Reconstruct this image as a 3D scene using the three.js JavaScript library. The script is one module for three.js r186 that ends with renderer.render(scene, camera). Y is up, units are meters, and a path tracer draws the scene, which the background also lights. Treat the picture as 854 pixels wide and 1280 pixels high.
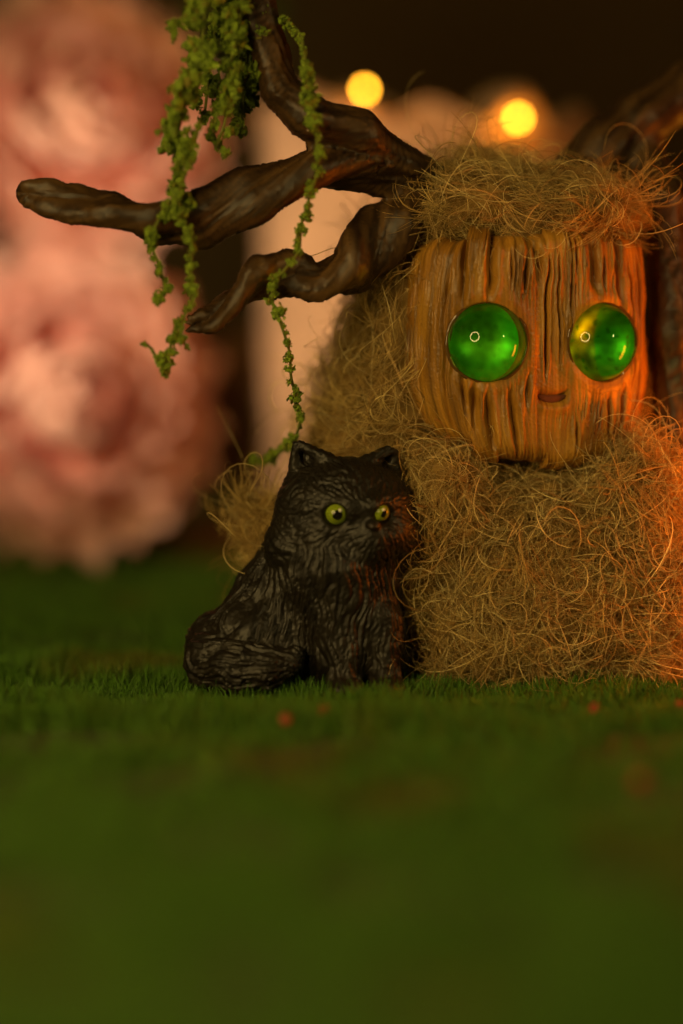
import * as THREE from 'three';
import { ImprovedNoise } from 'three/addons/math/ImprovedNoise.js';
import { mergeGeometries } from 'three/addons/utils/BufferGeometryUtils.js';

// ---------------------------------------------------------------- camera, light, exposure
// A table-top scene at its real size: shapes are written in centimetres and scaled to metres (CM) when a mesh is made.
const CM = 0.01;
const scene = new THREE.Scene();
scene.background = new THREE.Color().setRGB(0.0045, 0.0028, 0.0002);
const EYE = [0, 7, 45], PITCH = -5.47 * Math.PI / 180, FOV = 18.92;
const camera = new THREE.PerspectiveCamera(FOV, 2 / 3, 0.02, 5);
camera.position.set(EYE[0] * CM, EYE[1] * CM, EYE[2] * CM);
camera.rotation.x = PITCH;
camera.focus = 0.4543;
camera.userData.fStop = 4.5;
const renderer = new THREE.WebGLRenderer({ antialias: true });
renderer.toneMapping = THREE.LinearToneMapping;
renderer.toneMappingExposure = 1.0;
renderer.shadowMap.enabled = true;

const KEY = { at: [-20, 16, 30], power: 0.018, color: [1.0, 0.68, 0.23], glow: 19.5 };       // ring lamp, front left
const ORANGE = { at: [8.7, 3.0, -0.15], power: 0.0110, color: [1.0, 0.145, 0.002], glow: 13 };  // orange lamp beside the figure
const SMALL = { at: [17, 11, 12], power: 0.004, color: [1.0, 0.72, 0.26], glow: 80 };     // small lamp, front right
const SIDE = { at: [-8.8, 6.2, -5.4], to: [-3.4, 5.9, -15.5], power: 0.043, color: [1.0, 0.72, 0.43], glow: 6 };       // lamp at the left with an added hood, turned to the flowers
const FAIRY = { power: 0.00034, color: [1.0, 0.34, 0.02], glow: 38 };

// ---------------------------------------------------------------- helpers
function rng(seed) { let s = seed >>> 0; return () => { s = (s + 0x6D2B79F5) >>> 0; let t = Math.imul(s ^ (s >>> 15), 1 | s); t = (t + Math.imul(t ^ (t >>> 7), 61 | t)) ^ t; return ((t ^ (t >>> 14)) >>> 0) / 4294967296; }; }
const perlin = new ImprovedNoise();
const N = (x, y, z) => perlin.noise(x + 31.7, y + 57.3, z + 11.9);
const clamp = (x, a, b) => Math.min(b, Math.max(a, x)), mix = (a, b, t) => a + (b - a) * t;
const sstep = (a, b, x) => { const t = clamp((x - a) / (b - a), 0, 1); return t * t * (3 - 2 * t); };
const V = (a) => new THREE.Vector3(...a);
// where the line of sight through a place of the sketch meets the plane z, in centimetres
const CP = Math.cos(PITCH), SP = Math.sin(PITCH), FL = 640 / Math.tan(FOV * Math.PI / 360);
function ray(px, py) { const x = (px - 427) / FL, y = -(py - 640) / FL; return [x, y * CP + SP, y * SP - CP]; }
function at(px, py, z) { const r = ray(px, py), k = (z - EYE[2]) / r[2]; return [EYE[0] + r[0] * k, EYE[1] + r[1] * k, z]; }
const used = {};
function numbered(name) { const k = (used[name] = (used[name] ?? -1) + 1); return k ? name + '_' + String(k).padStart(3, '0') : name; }
function tag(o, label, category, group, kind) { if (label) o.userData.label = label; if (category) o.userData.category = category; if (group) o.userData.group = group; if (kind) o.userData.kind = kind; return o; }
function thing(name, base, label, category, group) {
  const o = new THREE.Group(); o.name = numbered(name); o.position.set(base[0] * CM, base[1] * CM, base[2] * CM); o.userData.base = undefined;
  delete o.userData.base; bases.set(o, base); scene.add(o); return tag(o, label, category, group);
}
const bases = new Map();
function baseOf(o) { return bases.get(o) ?? [0, 0, 0]; }
// a part: its shape is given in centimetres in the place where it stands
function part(name, geo, mat, parent) {
  const b = parent === scene ? [0, 0, 0] : baseOf(parent);
  geo.translate(-b[0], -b[1], -b[2]); geo.scale(CM, CM, CM);
  const m = new THREE.Mesh(geo, mat); m.name = parent === scene ? numbered(name) : name; m.castShadow = m.receiveShadow = true; parent.add(m); bases.set(m, b); return m;
}
// a part with a shape of its own axes, shared between alike pieces (already in metres)
function piece(name, geo, mat, parent, pos, quat, s = 1) {
  const m = new THREE.Mesh(geo, mat); m.name = name; const b = baseOf(parent); m.position.set((pos[0] - b[0]) * CM, (pos[1] - b[1]) * CM, (pos[2] - b[2]) * CM);
  if (quat) m.quaternion.copy(quat); if (s.length) m.scale.set(...s); else m.scale.setScalar(s); m.castShadow = m.receiveShadow = true; parent.add(m); return m;
}
function std(rgb, roughness, more = {}) { return new THREE.MeshStandardMaterial({ color: new THREE.Color().setRGB(...rgb), roughness, ...more }); }
function phys(rgb, roughness, more = {}) { return new THREE.MeshPhysicalMaterial({ color: new THREE.Color().setRGB(...rgb), roughness, ...more }); }
function lampMat(c, glow) { return new THREE.MeshStandardMaterial({ color: 0x221100, roughness: 0.6, emissive: new THREE.Color().setRGB(...c), emissiveIntensity: glow }); }
function pointLight(p, c, power, r, parent = scene) { const l = new THREE.PointLight(new THREE.Color().setRGB(...c), power, 0, 2); const b = baseOf(parent); l.position.set((p[0] - b[0]) * CM, (p[1] - b[1]) * CM, (p[2] - b[2]) * CM); l.castShadow = true; l.shadow.radius = r / 2; parent.add(l); return l; }
function paint(geo, f) {   // vertex colours from a place and a normal
  const p = geo.attributes.position, n = geo.attributes.normal, c = new Float32Array(p.count * 3);
  for (let i = 0; i < p.count; i++) { const v = f(p.getX(i), p.getY(i), p.getZ(i), n.getX(i), n.getY(i), n.getZ(i), i); c.set(v, i * 3); }
  geo.setAttribute('color', new THREE.BufferAttribute(c, 3)); return geo;
}
function displace(geo, f) {   // moves each point along its normal
  const p = geo.attributes.position, n = geo.attributes.normal;
  for (let i = 0; i < p.count; i++) { const x = p.getX(i), y = p.getY(i), z = p.getZ(i), a = n.getX(i), b = n.getY(i), c = n.getZ(i), h = f(x, y, z, a, b, c); p.setXYZ(i, x + a * h, y + b * h, z + c * h); }
  geo.computeVertexNormals(); return geo;
}
// distance fields
const smin = (a, b, k) => { const h = Math.max(k - Math.abs(a - b), 0) / k; return Math.min(a, b) - h * h * k * 0.25; };
function cone(a, ra, b, rb) { const dx = b[0] - a[0], dy = b[1] - a[1], dz = b[2] - a[2], l = dx * dx + dy * dy + dz * dz; return (x, y, z) => { const px = x - a[0], py = y - a[1], pz = z - a[2], t = clamp((px * dx + py * dy + pz * dz) / l, 0, 1); return Math.hypot(px - dx * t, py - dy * t, pz - dz * t) - mix(ra, rb, t); }; }
function egg(c, r) { return (x, y, z) => { const a = (x - c[0]) / r[0], b = (y - c[1]) / r[1], d = (z - c[2]) / r[2], k0 = Math.hypot(a, b, d), k1 = Math.hypot(a / r[0], b / r[1], d / r[2]); return k1 < 1e-6 ? -Math.min(...r) : k0 * (k0 - 1) / k1; }; }
function rbox(c, h, r) { return (x, y, z) => { const a = Math.abs(x - c[0]) - h[0] + r, b = Math.abs(y - c[1]) - h[1] + r, d = Math.abs(z - c[2]) - h[2] + r; return Math.hypot(Math.max(a, 0), Math.max(b, 0), Math.max(d, 0)) + Math.min(Math.max(a, b, d), 0) - r; }; }
function union(list, k) { return (x, y, z) => { let d = list[0](x, y, z); for (let i = 1; i < list.length; i++) d = smin(d, list[i](x, y, z), k); return d; }; }
// naive surface nets
function nets(f, lo, hi, h) {
  const [nx, ny, nz] = [0, 1, 2].map((i) => Math.ceil((hi[i] - lo[i]) / h) + 1), v = new Float32Array(nx * ny * nz), B = 6;
  for (let k0 = 0; k0 < nz; k0 += B) for (let j0 = 0; j0 < ny; j0 += B) for (let i0 = 0; i0 < nx; i0 += B) {
    const c = f(lo[0] + (i0 + B / 2) * h, lo[1] + (j0 + B / 2) * h, lo[2] + (k0 + B / 2) * h), far = Math.abs(c) > B * h * 1.6;
    for (let k = k0; k < Math.min(nz, k0 + B); k++) for (let j = j0; j < Math.min(ny, j0 + B); j++) for (let i = i0; i < Math.min(nx, i0 + B); i++) v[(k * ny + j) * nx + i] = far ? c : f(lo[0] + i * h, lo[1] + j * h, lo[2] + k * h);
  }
  const id = new Int32Array(nx * ny * nz).fill(-1), pos = [], idx = [], sy = nx, sz = nx * ny, off = [0, 1, sy, sy + 1, sz, sz + 1, sz + sy, sz + sy + 1];
  const E = [[0, 1], [2, 3], [4, 5], [6, 7], [0, 2], [1, 3], [4, 6], [5, 7], [0, 4], [1, 5], [2, 6], [3, 7]];
  for (let k = 0; k < nz - 1; k++) for (let j = 0; j < ny - 1; j++) for (let i = 0; i < nx - 1; i++) {
    const q = k * sz + j * sy + i; let m = 0; for (let c = 0; c < 8; c++) if (v[q + off[c]] < 0) m |= 1 << c;
    if (m === 0 || m === 255) continue;
    let x = 0, y = 0, z = 0, n = 0;
    for (const [a, b] of E) if (((m >> a) & 1) !== ((m >> b) & 1)) { const va = v[q + off[a]], vb = v[q + off[b]], t = va / (va - vb); x += mix(a & 1, b & 1, t); y += mix((a >> 1) & 1, (b >> 1) & 1, t); z += mix((a >> 2) & 1, (b >> 2) & 1, t); n++; }
    id[q] = pos.length / 3; pos.push(lo[0] + (i + x / n) * h, lo[1] + (j + y / n) * h, lo[2] + (k + z / n) * h);
  }
  for (let k = 1; k < nz - 1; k++) for (let j = 1; j < ny - 1; j++) for (let i = 1; i < nx - 1; i++) {
    const q = k * sz + j * sy + i, s = v[q] < 0;
    for (const [d, a, b] of [[1, sy, sz], [sy, sz, 1], [sz, 1, sy]]) { if ((v[q + d] < 0) === s) continue; const w = id[q], x = id[q - a], y = id[q - a - b], z = id[q - b]; if (Math.min(w, x, y, z) < 0) continue; if (s) idx.push(w, x, y, w, y, z); else idx.push(w, y, x, w, z, y); }
  }
  const g = new THREE.BufferGeometry(); g.setAttribute('position', new THREE.Float32BufferAttribute(pos, 3)); g.setIndex(idx); g.computeVertexNormals(); return g;
}
// the first place where the line of sight through a place of the sketch meets a distance field
function hit(f, px, py) { const r = ray(px, py), l = Math.hypot(...r); let t = 38; for (let i = 0; i < 300; i++) { const d = f(EYE[0] + r[0] / l * t, EYE[1] + r[1] / l * t, EYE[2] + r[2] / l * t); if (d < 0.002) break; t += d * 0.7; } return [0, 1, 2].map((i) => EYE[i] + r[i] / l * t); }
function grad(f, p) { const e = 0.02, d = f(p[0], p[1], p[2]), g = [f(p[0] + e, p[1], p[2]) - d, f(p[0], p[1] + e, p[2]) - d, f(p[0], p[1], p[2] + e) - d], l = Math.hypot(...g) || 1; return g.map((x) => x / l); }
function tube(points, r, seg, sides = 5) { return new THREE.TubeGeometry(new THREE.CatmullRomCurve3(points.map(V)), seg, r, sides); }

// ---------------------------------------------------------------- large structure: backdrop, ground
{
  const g = new THREE.BoxGeometry(160, 120, 3, 60, 40, 1); g.translate(0, 58, -44);
  displace(g, (x, y, z) => 1.2 * N(x * 0.12, y * 0.02, 3));
  tag(part('backdrop', g, std([0.050, 0.030, 0.004], 0.95), scene), 'dark brown cloth backdrop far behind the figures', null, null, 'structure');
  const s = new THREE.BoxGeometry(130, 1.6, 110); s.translate(0, -0.85, 5);
  tag(part('ground', s, std([0.030, 0.034, 0.006], 0.95), scene), 'flat base of the artificial turf', null, null, 'structure');
}
// ---------------------------------------------------------------- cat field (needed early: grass keeps out of it)
const catSDF = (() => {
  const h = egg(at(432, 640, -0.35), [1.06, 0.82, 0.76]);
  const head = union([h, egg(at(376, 682, -0.3), [0.56, 0.44, 0.52]), egg(at(497, 676, -0.35), [0.36, 0.44, 0.45]),
    egg(at(464, 672, 0.26), [0.34, 0.25, 0.24]), egg(at(461, 693, 0.22), [0.26, 0.16, 0.2]), cone(at(392, 627, 0.14), 0.1, at(437, 634, 0.34), 0.11), cone(at(468, 632, 0.36), 0.1, at(497, 626, 0.06), 0.08),
    egg(at(407, 672, 0.12), [0.34, 0.26, 0.24]), egg(at(494, 668, 0.06), [0.2, 0.26, 0.24])], 0.22);
  const earL = union([cone(at(369, 604, -0.42), 0.14, at(370, 557, -0.3), 0.06), cone(at(408, 574, -0.22), 0.11, at(376, 556, -0.28), 0.06), egg(at(384, 580, -0.46), [0.26, 0.3, 0.1])], 0.07);
  const earR = union([cone(at(491, 606, -0.5), 0.12, at(493, 566, -0.42), 0.07), cone(at(462, 576, -0.3), 0.11, at(486, 563, -0.36), 0.07), egg(at(478, 584, -0.54), [0.2, 0.26, 0.1])], 0.07);
  const noseP = at(467, 656, 0.47), nose = egg(noseP, [0.11, 0.07, 0.09]);
  const tailPts = [[at(312, 800, -1.0), 0.46], [at(275, 806, -0.75), 0.48], [at(270, 828, -0.2), 0.46], [at(298, 836, 0.14), 0.40], [at(334, 836, 0.32), 0.29], [at(362, 828, 0.38), 0.17], [at(370, 816, 0.36), 0.11]];
  const tail = union(tailPts.slice(1).map((p, i) => cone(tailPts[i][0], tailPts[i][1], p[0], p[1])), 0.1);
  const body = union([cone(at(424, 716, -0.45), 0.98, at(436, 800, -0.32), 0.72), cone(at(398, 715, -1.0), 0.92, at(372, 815, -1.0), 1.12), egg(at(322, 806, -0.5), [0.82, 0.80, 0.74]), egg(at(344, 752, -0.75), [0.56, 0.62, 0.5]), egg(at(482, 815, -0.6), [0.34, 0.62, 0.6])], 0.35);
  const legs = union([cone(at(424, 775, 0.1), 0.32, at(430, 850, 0.3), 0.24), egg(at(431, 862, 0.46), [0.27, 0.17, 0.32]), cone(at(478, 775, 0.08), 0.28, at(483, 850, 0.24), 0.21), egg(at(485, 862, 0.38), [0.24, 0.16, 0.3])], 0.12);
  const eyeAt = [[419, 645, 0.148], [480, 643, 0.120]];
  const f = (x, y, z) => {
    let d = smin(head(x, y, z), smin(earL(x, y, z), earR(x, y, z), 0.02), 0.12);
    d = smin(d, nose(x, y, z), 0.05);
    d = smin(d, smin(body(x, y, z), legs(x, y, z), 0.18), 0.1);
    d = smin(d, tail(x, y, z), 0.14);
    return Math.max(d, -y - 0.02);
  };
  return { f, head, body, tail, legs, tailPts, noseP, eyeAt };
})();

// ---------------------------------------------------------------- creature fields
const HC = at(648, 432, -1.9), YAW = 17 * Math.PI / 180, HA = 1.91, HB = 1.42, HN = 2.8, HH = 1.72;   // head: centre, turn, half width, half depth, half height
const cy = Math.cos(YAW), sy_ = Math.sin(YAW);
const toWorld = (x, y, z) => [HC[0] + x * cy + z * sy_, HC[1] + y, HC[2] - x * sy_ + z * cy];
const toLocal = (x, y, z) => { const a = x - HC[0], c = z - HC[2]; return [a * cy - c * sy_, y - HC[1], a * sy_ + c * cy]; };
const bodySDF = (() => {
  const trunk = rbox(at(681, 732, -2.05), [1.92, 1.85, 1.45], 1.15);
  const belly = egg(at(680, 770, -1.5), [1.95, 1.15, 1.2]);
  const rightArm = cone(at(802, 596, -1.0), 0.44, at(824, 760, -0.9), 0.36), leftArm = cone(at(550, 604, -0.85), 0.46, at(530, 720, -0.9), 0.34);
  return union([trunk, belly, rightArm, leftArm, egg(at(560, 800, -1.1), [0.65, 0.6, 0.55]), egg(at(790, 810, -1.1), [0.6, 0.5, 0.6])], 0.35);
})();
const hairSDF = (() => {
  const cap = egg(at(640, 300, -2.1), [1.75, 0.90, 1.25]);
  const cape = cone(at(625, 350, -3.6), 1.6, at(612, 860, -4.2), 2.75);
  const left = cone(at(520, 330, -2.5), 0.66, at(478, 520, -2.2), 0.92), tuft = egg(at(340, 660, -1.6), [0.36, 0.5, 0.4]);
  const left2 = egg(at(455, 570, -2.2), [0.8, 0.75, 0.7]), front = egg(at(600, 258, -1.2), [0.75, 0.30, 0.5]), front2 = egg(at(725, 262, -1.25), [0.65, 0.26, 0.45]), peak = egg(at(588, 236, -2.2), [0.6, 0.42, 0.5]), knot = egg(at(560, 262, -1.7), [0.45, 0.5, 0.5]), lock = cone(at(506, 330, -1.5), 0.30, at(500, 520, -1.2), 0.38);
  return union([cap, cape, left, left2, tuft, peak, knot, lock, front, front2], 0.4);
})();

// ---------------------------------------------------------------- grass
{
  const R = rng(11), blades = [];
  for (let v = 0; v < 4; v++) {
    const n = 3, pos = [], idx = [], bend = 0.25 + 0.25 * v, w = 0.5;
    for (let i = 0; i <= n; i++) { const t = i / n, x = bend * t * t * 0.55, y = t * (1 - 0.16 * bend * t), hw = w * (1 - t * 0.85) * 0.12; pos.push(x, y, -hw, x, y, hw); }
    for (let i = 0; i < n; i++) { const a = i * 2; idx.push(a, a + 1, a + 2, a + 1, a + 3, a + 2); }
    const g = new THREE.BufferGeometry(); g.setAttribute('position', new THREE.Float32BufferAttribute(pos, 3)); g.setIndex(idx); g.computeVertexNormals(); blades.push(g);
  }
  const lists = [[], [], [], []], m = new THREE.Matrix4(), q = new THREE.Quaternion(), e = new THREE.Euler();
  const tryAt = (x, z, hgt) => {
    if (catSDF.f(x, 0.12, z) < 0.0 || bodySDF(x, 0.1, z) < 0.06) return;
    const c = N(x * 0.22, 4, z * 0.16) + 0.8 * N(x * 0.7, 9, z * 0.5), r = R();
    if (R() < 0.75 * sstep(0.05, 0.42, N(x * 0.55 + 20, 6, z * 0.42))) return;
    e.set((R() - 0.5) * 0.9, R() * Math.PI * 2, (R() - 0.5) * 0.9, 'YXZ'); q.setFromEuler(e);
    const s = hgt * (0.6 + 0.8 * R()) * (1 + 0.9 * N(x * 0.9, 1, z * 0.9));
    m.compose(new THREE.Vector3(x * CM, -0.06 * CM, z * CM), q, new THREE.Vector3(s * CM, s * CM, (0.16 + 0.12 * R()) * CM));
    const dry = sstep(0.24, 0.6, c) * (0.3 + 0.7 * R()), k = 0.6 + 0.7 * r;
    lists[Math.floor(R() * 4)].push([m.clone(), mix(0.056, 0.115, dry) * k, mix(0.152, 0.098, dry) * k, mix(0.001, 0.002, dry) * k]);
  };
  for (let i = 0; i < 120000; i++) { const z = 22 - 44 * R(), half = (45 - z) * 0.125 + 1.4; tryAt((R() * 2 - 1) * half, z, 0.26); }
  for (let i = 0; i < 60000; i++) { const z = 3.2 - 8 * R(), half = (45 - z) * 0.12 + 0.8; tryAt((R() * 2 - 1) * half, z, 0.225); }
  const gmat = std([1, 1, 1], 0.7, { side: THREE.DoubleSide }), gg = new THREE.Group(); gg.name = 'grass'; scene.add(gg);
  tag(gg, 'short artificial turf blades, green with brown patches', 'grass', null, 'stuff');
  lists.forEach((l, v) => {
    const im = new THREE.InstancedMesh(blades[v], gmat, l.length); im.name = 'grass_blade'; im.userData.kind = 'stuff';
    l.forEach(([mm, r, g, b], i) => { im.setMatrixAt(i, mm); im.setColorAt(i, new THREE.Color().setRGB(r, g, b)); }); im.castShadow = im.receiveShadow = true; gg.add(im);
  });
}

// ---------------------------------------------------------------- things at the back: pale pot, brown stump, peonies, string lights
{
  const b = at(525, 720, -17.4); b[1] = 0; const H = at(525, 132, -17.4)[1];
  const pot = thing('pale_pot', b, 'large pale beige rounded pot blurred behind the branches', 'pot');
  const prof = [[0.01, 0.0], [2.4, 0.0], [2.75, 0.4], [3.0, 1.6], [3.12, 3.2], [3.16, H * 0.55], [3.14, H * 0.8], [3.15, H - 0.5], [3.2, H - 0.12], [3.1, H], [2.9, H], [2.82, H - 0.3], [2.8, H - 2.2], [0.01, H - 2.3]].map((p) => new THREE.Vector2(...p));
  const g = new THREE.LatheGeometry(new THREE.SplineCurve(prof).getPoints(90), 96); g.computeVertexNormals();
  displace(g, (x, y, z) => 0.10 * N(x * 0.7, y * 0.5, z * 0.7) + 0.03 * N(x * 3, y * 2.4, z * 3));
  const p = g.attributes.position; for (let i = 0; i < p.count; i++) { const k = sstep(H - 1.6, H, p.getY(i)); p.setY(i, p.getY(i) - k * (0.25 + 1.0 * N(p.getX(i) * 0.8, 2.2, p.getZ(i) * 0.8))); }
  g.computeVertexNormals(); paint(g, (x, y, z) => { const k = 0.95 + 0.3 * N(x * 1.2, y * 1.0, z * 1.2) + 0.15 * N(x * 4, y * 9, z * 4); return [0.49 * k, 0.31 * k, 0.20 * k]; });
  g.scale(1.04, 1, 1.04); g.translate(...b); part('pot_body', g, std([1, 1, 1], 0.85, { vertexColors: true, side: THREE.DoubleSide }), pot);
  const e = new THREE.CylinderGeometry(2.78, 2.78, 0.4, 40); e.translate(b[0], H - 1.6, b[2]); part('soil', e, std([0.03, 0.02, 0.01], 1), pot);

  const sb = at(285, 720, -20); sb[1] = 0;
  const st = thing('brown_stump', sb, 'short brown wooden stump between the lower pink flower and the pale pot', 'stump');
  const sg = new THREE.CylinderGeometry(1.75, 2.0, 4.5, 80, 30); sg.translate(0, 2.25, 0);
  displace(sg, (x, y, z) => { const a = Math.atan2(x, z); return 0.16 * Math.abs(N(Math.cos(a) * 5, y * 0.5, Math.sin(a) * 5)) + 0.1 * N(x, y, z); });
  paint(sg, (x, y, z) => { const k = 0.9 + 0.8 * N(x * 2, y * 0.7, z * 2); return [0.14 * k, 0.066 * k, 0.018 * k]; });
  sg.translate(...sb); part('bark', sg, std([1, 1, 1], 0.9, { vertexColors: true }), st);
  const tg = new THREE.CylinderGeometry(1.66, 1.7, 0.12, 60); tg.translate(sb[0], 4.56, sb[2]); part('cut_top', tg, std([0.19, 0.10, 0.03], 0.9), st);
}
function petalGeo(seed) {
  const R = rng(seed), nu = 12, nv = 14, pos = [], idx = [], col = [], o = R() * 50;
  for (let j = 0; j <= nv; j++) for (let i = 0; i <= nu; i++) {
    const u = i / nu * 2 - 1, v = j / nv, w = 0.16 + 0.92 * Math.pow(Math.sin(Math.min(1, v * 1.02) * Math.PI * 0.56), 0.8) * (1 - 0.35 * Math.pow(v, 5));
    const notch = 0.1 * Math.pow(v, 6) * (Math.cos(u * 9 + o) + N(u * 3, o, 1) * 2), x = u * w, y = v * (1.75 - 0.22 * u * u) + notch;
    const z = 0.34 * u * u * w + 0.42 * Math.sin(v * Math.PI * 0.7) * -1 + 0.5 * v * v * v + 0.20 * v * v * N(u * 1.8 + o, v * 1.4, 2) + 0.05 * v * v * v * Math.sin(u * 9 + o);
    pos.push(x, y, z); const k = sstep(0.12, 0.74, v + 0.10 * N(u * 6, v * 1.4, o)); const s = 0.94 + 0.25 * N(u * 7, v * 0.9, o + 5);
    col.push(mix(0.78, 0.90, k) * s, mix(0.075, 0.56, k) * s, mix(0.03, 0.49, k) * s);
  }
  for (let j = 0; j < nv; j++) for (let i = 0; i < nu; i++) { const a = j * (nu + 1) + i; idx.push(a, a + 1, a + nu + 1, a + 1, a + nu + 2, a + nu + 1); }
  const g = new THREE.BufferGeometry(); g.setAttribute('position', new THREE.Float32BufferAttribute(pos, 3)); g.setAttribute('color', new THREE.Float32BufferAttribute(col, 3)); g.setIndex(idx); g.computeVertexNormals(); g.scale(CM, CM, CM); return g;
}
const petals = [1, 2, 3, 4, 5, 6].map(petalGeo);
const petalMat = phys([1, 1, 1], 0.75, { vertexColors: true, side: THREE.DoubleSide, transmission: 0.3, thickness: 0 });
const leafMat = phys([0.028, 0.05, 0.006], 0.55, { side: THREE.DoubleSide });
const leafShape = (() => {
  const nu = 8, nv = 16, pos = [], idx = [];
  for (let j = 0; j <= nv; j++) for (let i = 0; i <= nu; i++) { const u = i / nu * 2 - 1, v = j / nv, w = 0.75 * Math.pow(Math.sin(Math.PI * Math.min(0.995, 0.03 + v * 0.97)), 0.8) * (1 - 0.3 * v); pos.push(u * w, v * 3, 0.25 * Math.abs(u) * w + 0.5 * v * v * -1 + 0.03 * Math.cos(v * 40) * Math.abs(u)); }
  for (let j = 0; j < nv; j++) for (let i = 0; i < nu; i++) { const a = j * (nu + 1) + i; idx.push(a, a + 1, a + nu + 1, a + 1, a + nu + 2, a + nu + 1); }
  const g = new THREE.BufferGeometry(); g.setAttribute('position', new THREE.Float32BufferAttribute(pos, 3)); g.setIndex(idx); g.computeVertexNormals(); g.scale(CM, CM, CM); return g;
})();
function peony(center, axis, size, seed, label, leaves) {
  const foot = [center[0] + 0.3, 0, center[2] - 1.2];
  const t = thing('peony', foot, label, 'flower', 'pink peonies behind the figures'), R = rng(seed), A = V(axis).normalize();
  const q0 = new THREE.Quaternion().setFromUnitVectors(new THREE.Vector3(0, 1, 0), A), n = 36;
  for (let i = 0; i < n; i++) {
    const k = (i + 0.5) / n, az = i * 2.39996 + (R() - 0.5) * 0.5, tilt = mix(0.06, 1.72, Math.pow(k, 0.85)) + (R() - 0.5) * 0.3, s = size * mix(0.8, 1.34, k) * (0.85 + 0.3 * R());
    const q = q0.clone().multiply(new THREE.Quaternion().setFromAxisAngle(new THREE.Vector3(0, 1, 0), az)).multiply(new THREE.Quaternion().setFromAxisAngle(new THREE.Vector3(1, 0, 0), tilt)).multiply(new THREE.Quaternion().setFromAxisAngle(new THREE.Vector3(0, 1, 0), Math.PI + (R() - 0.5) * 0.7));
    const o = new THREE.Vector3(0, 0, 0.34 * size * Math.sqrt(k)).applyAxisAngle(new THREE.Vector3(0, 1, 0), az).add(new THREE.Vector3(0, -0.5 * size * k, 0)).applyQuaternion(q0);
    piece('petal', petals[i % 6], petalMat, t, [center[0] + o.x, center[1] + o.y, center[2] + o.z], q, s);
  }
  part('stem', tube([[center[0], center[1] - 0.3, center[2] - 0.4], [center[0] + 0.1, center[1] * 0.6, center[2] - 1.6], foot], 0.16, 20, 7), leafMat, t);
  const c = new THREE.SphereGeometry(0.75 * size, 16, 12); c.translate(center[0] - A.x * 0.6, center[1] - A.y * 0.6, center[2] - A.z * 0.6); part('calyx', c, leafMat, t);
  for (const [p, e, s] of leaves) piece('leaf', leafShape, leafMat, t, p, new THREE.Quaternion().setFromEuler(new THREE.Euler(...e)), s);
}
peony(at(108, 146, -15), [0.25, 0.2, 1], 1.04, 21, 'upper pink peony, level with the branch tip at the left edge', [[at(250, 150, -17.5), [-0.3, 0, -0.5], 1.1], [at(300, 110, -18.5), [0.2, 0.5, 0.25], 1.0], [at(215, 60, -18), [0.1, 0.4, -0.9], 1.0]]);
peony(at(78, 500, -14.5), [0.3, 0.1, 1], 1.18, 22, 'lower pink peony standing on the grass left of the cat', [[at(170, 660, -17), [0.2, 0, -1.2], 0.8]]);
{
  const w = at(552, 128, -14), t = thing('string_lights', w, 'string of glowing yellow fairy lights along the rim of the pale pot, with an added unseen bulb at the right', 'string lights');
  const pts = [[at(456, 112, -13.9), 0.35], [at(648, 148, -14.1), -0.2], [[6.7, 6.9, -4.4], 0.4]];  // the third bulb is added out of view to light the right antler
  for (const [p, tilt] of pts) {
    const bulb = new THREE.CapsuleGeometry(0.06, 0.04, 8, 16); bulb.rotateZ(tilt); bulb.translate(...p);
    const m = part('bulb', bulb, lampMat([1, 0.40, 0.02], FAIRY.glow), t); const s = new THREE.CylinderGeometry(0.06, 0.05, 0.16, 12); s.translate(0, -0.18, 0); s.rotateZ(tilt); s.translate(...p);
    part('socket', s, std([0.3, 0.14, 0.03], 0.4, { metalness: 0.8 }), m); pointLight(p, FAIRY.color, FAIRY.power * (p[2] > -8 ? 2.2 : 1), 0.1, t);
  }
  const a = pts[0][0], b = pts[1][0];
  part('wire', tube([[a[0] - 5, a[1] - 0.6, a[2] - 2.5], [a[0] - 1.6, a[1] - 0.4, a[2] - 0.6], [a[0], a[1] - 0.36, a[2] - 0.02], [a[0] + 1, a[1] - 0.75, a[2] - 0.2], [b[0] - 0.9, b[1] - 0.6, b[2] + 0.3], [b[0], b[1] - 0.37, b[2]], [b[0] + 1.6, b[1] - 0.8, b[2] + 1.2], [6.3, 7.4, -9], [6.75, 6.7, -4.6]], 0.03, 80, 5), std([0.45, 0.2, 0.05], 0.35, { metalness: 0.9 }), t);
}

// ---------------------------------------------------------------- creature
const creature = thing('wooden_creature', [HC[0], 0, -1.9], 'fuzzy jute creature with a carved wooden face, round green glass eyes and brown antlers', 'figurine');
const feltMat = std([1, 1, 1], 0.95, { vertexColors: true });
const felt = (x, y, z) => { const k = 0.85 + 0.5 * N(x * 2, y * 2, z * 2) + 0.35 * N(x * 9, y * 7, z * 9); return [0.24 * k, 0.145 * k, 0.036 * k]; };
const lump = (x, y, z) => 0.26 * N(x * 1.6, y * 1.6, z * 1.6) + 0.07 * N(x * 4.5, y * 3.5, z * 4.5) + 0.025 * N(x * 14, y * 9, z * 14);
{
  const c = at(681, 720, -1.9), g = nets((x, y, z) => Math.max(bodySDF(x, y, z), -y - 0.03), [c[0] - 2.9, -0.2, -4.2], [c[0] + 2.9, 4.4, 0.4], 0.065);
  displace(g, lump); paint(g, felt); part('body', g, feltMat, creature);
  const h = nets((x, y, z) => Math.max(hairSDF(x, y, z), -y - 0.03), [-2.6, -0.2, -8], [6.4, 9.6, -0.2], 0.095);
  displace(h, lump); paint(h, felt); part('hair', h, feltMat, creature);
}
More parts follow.
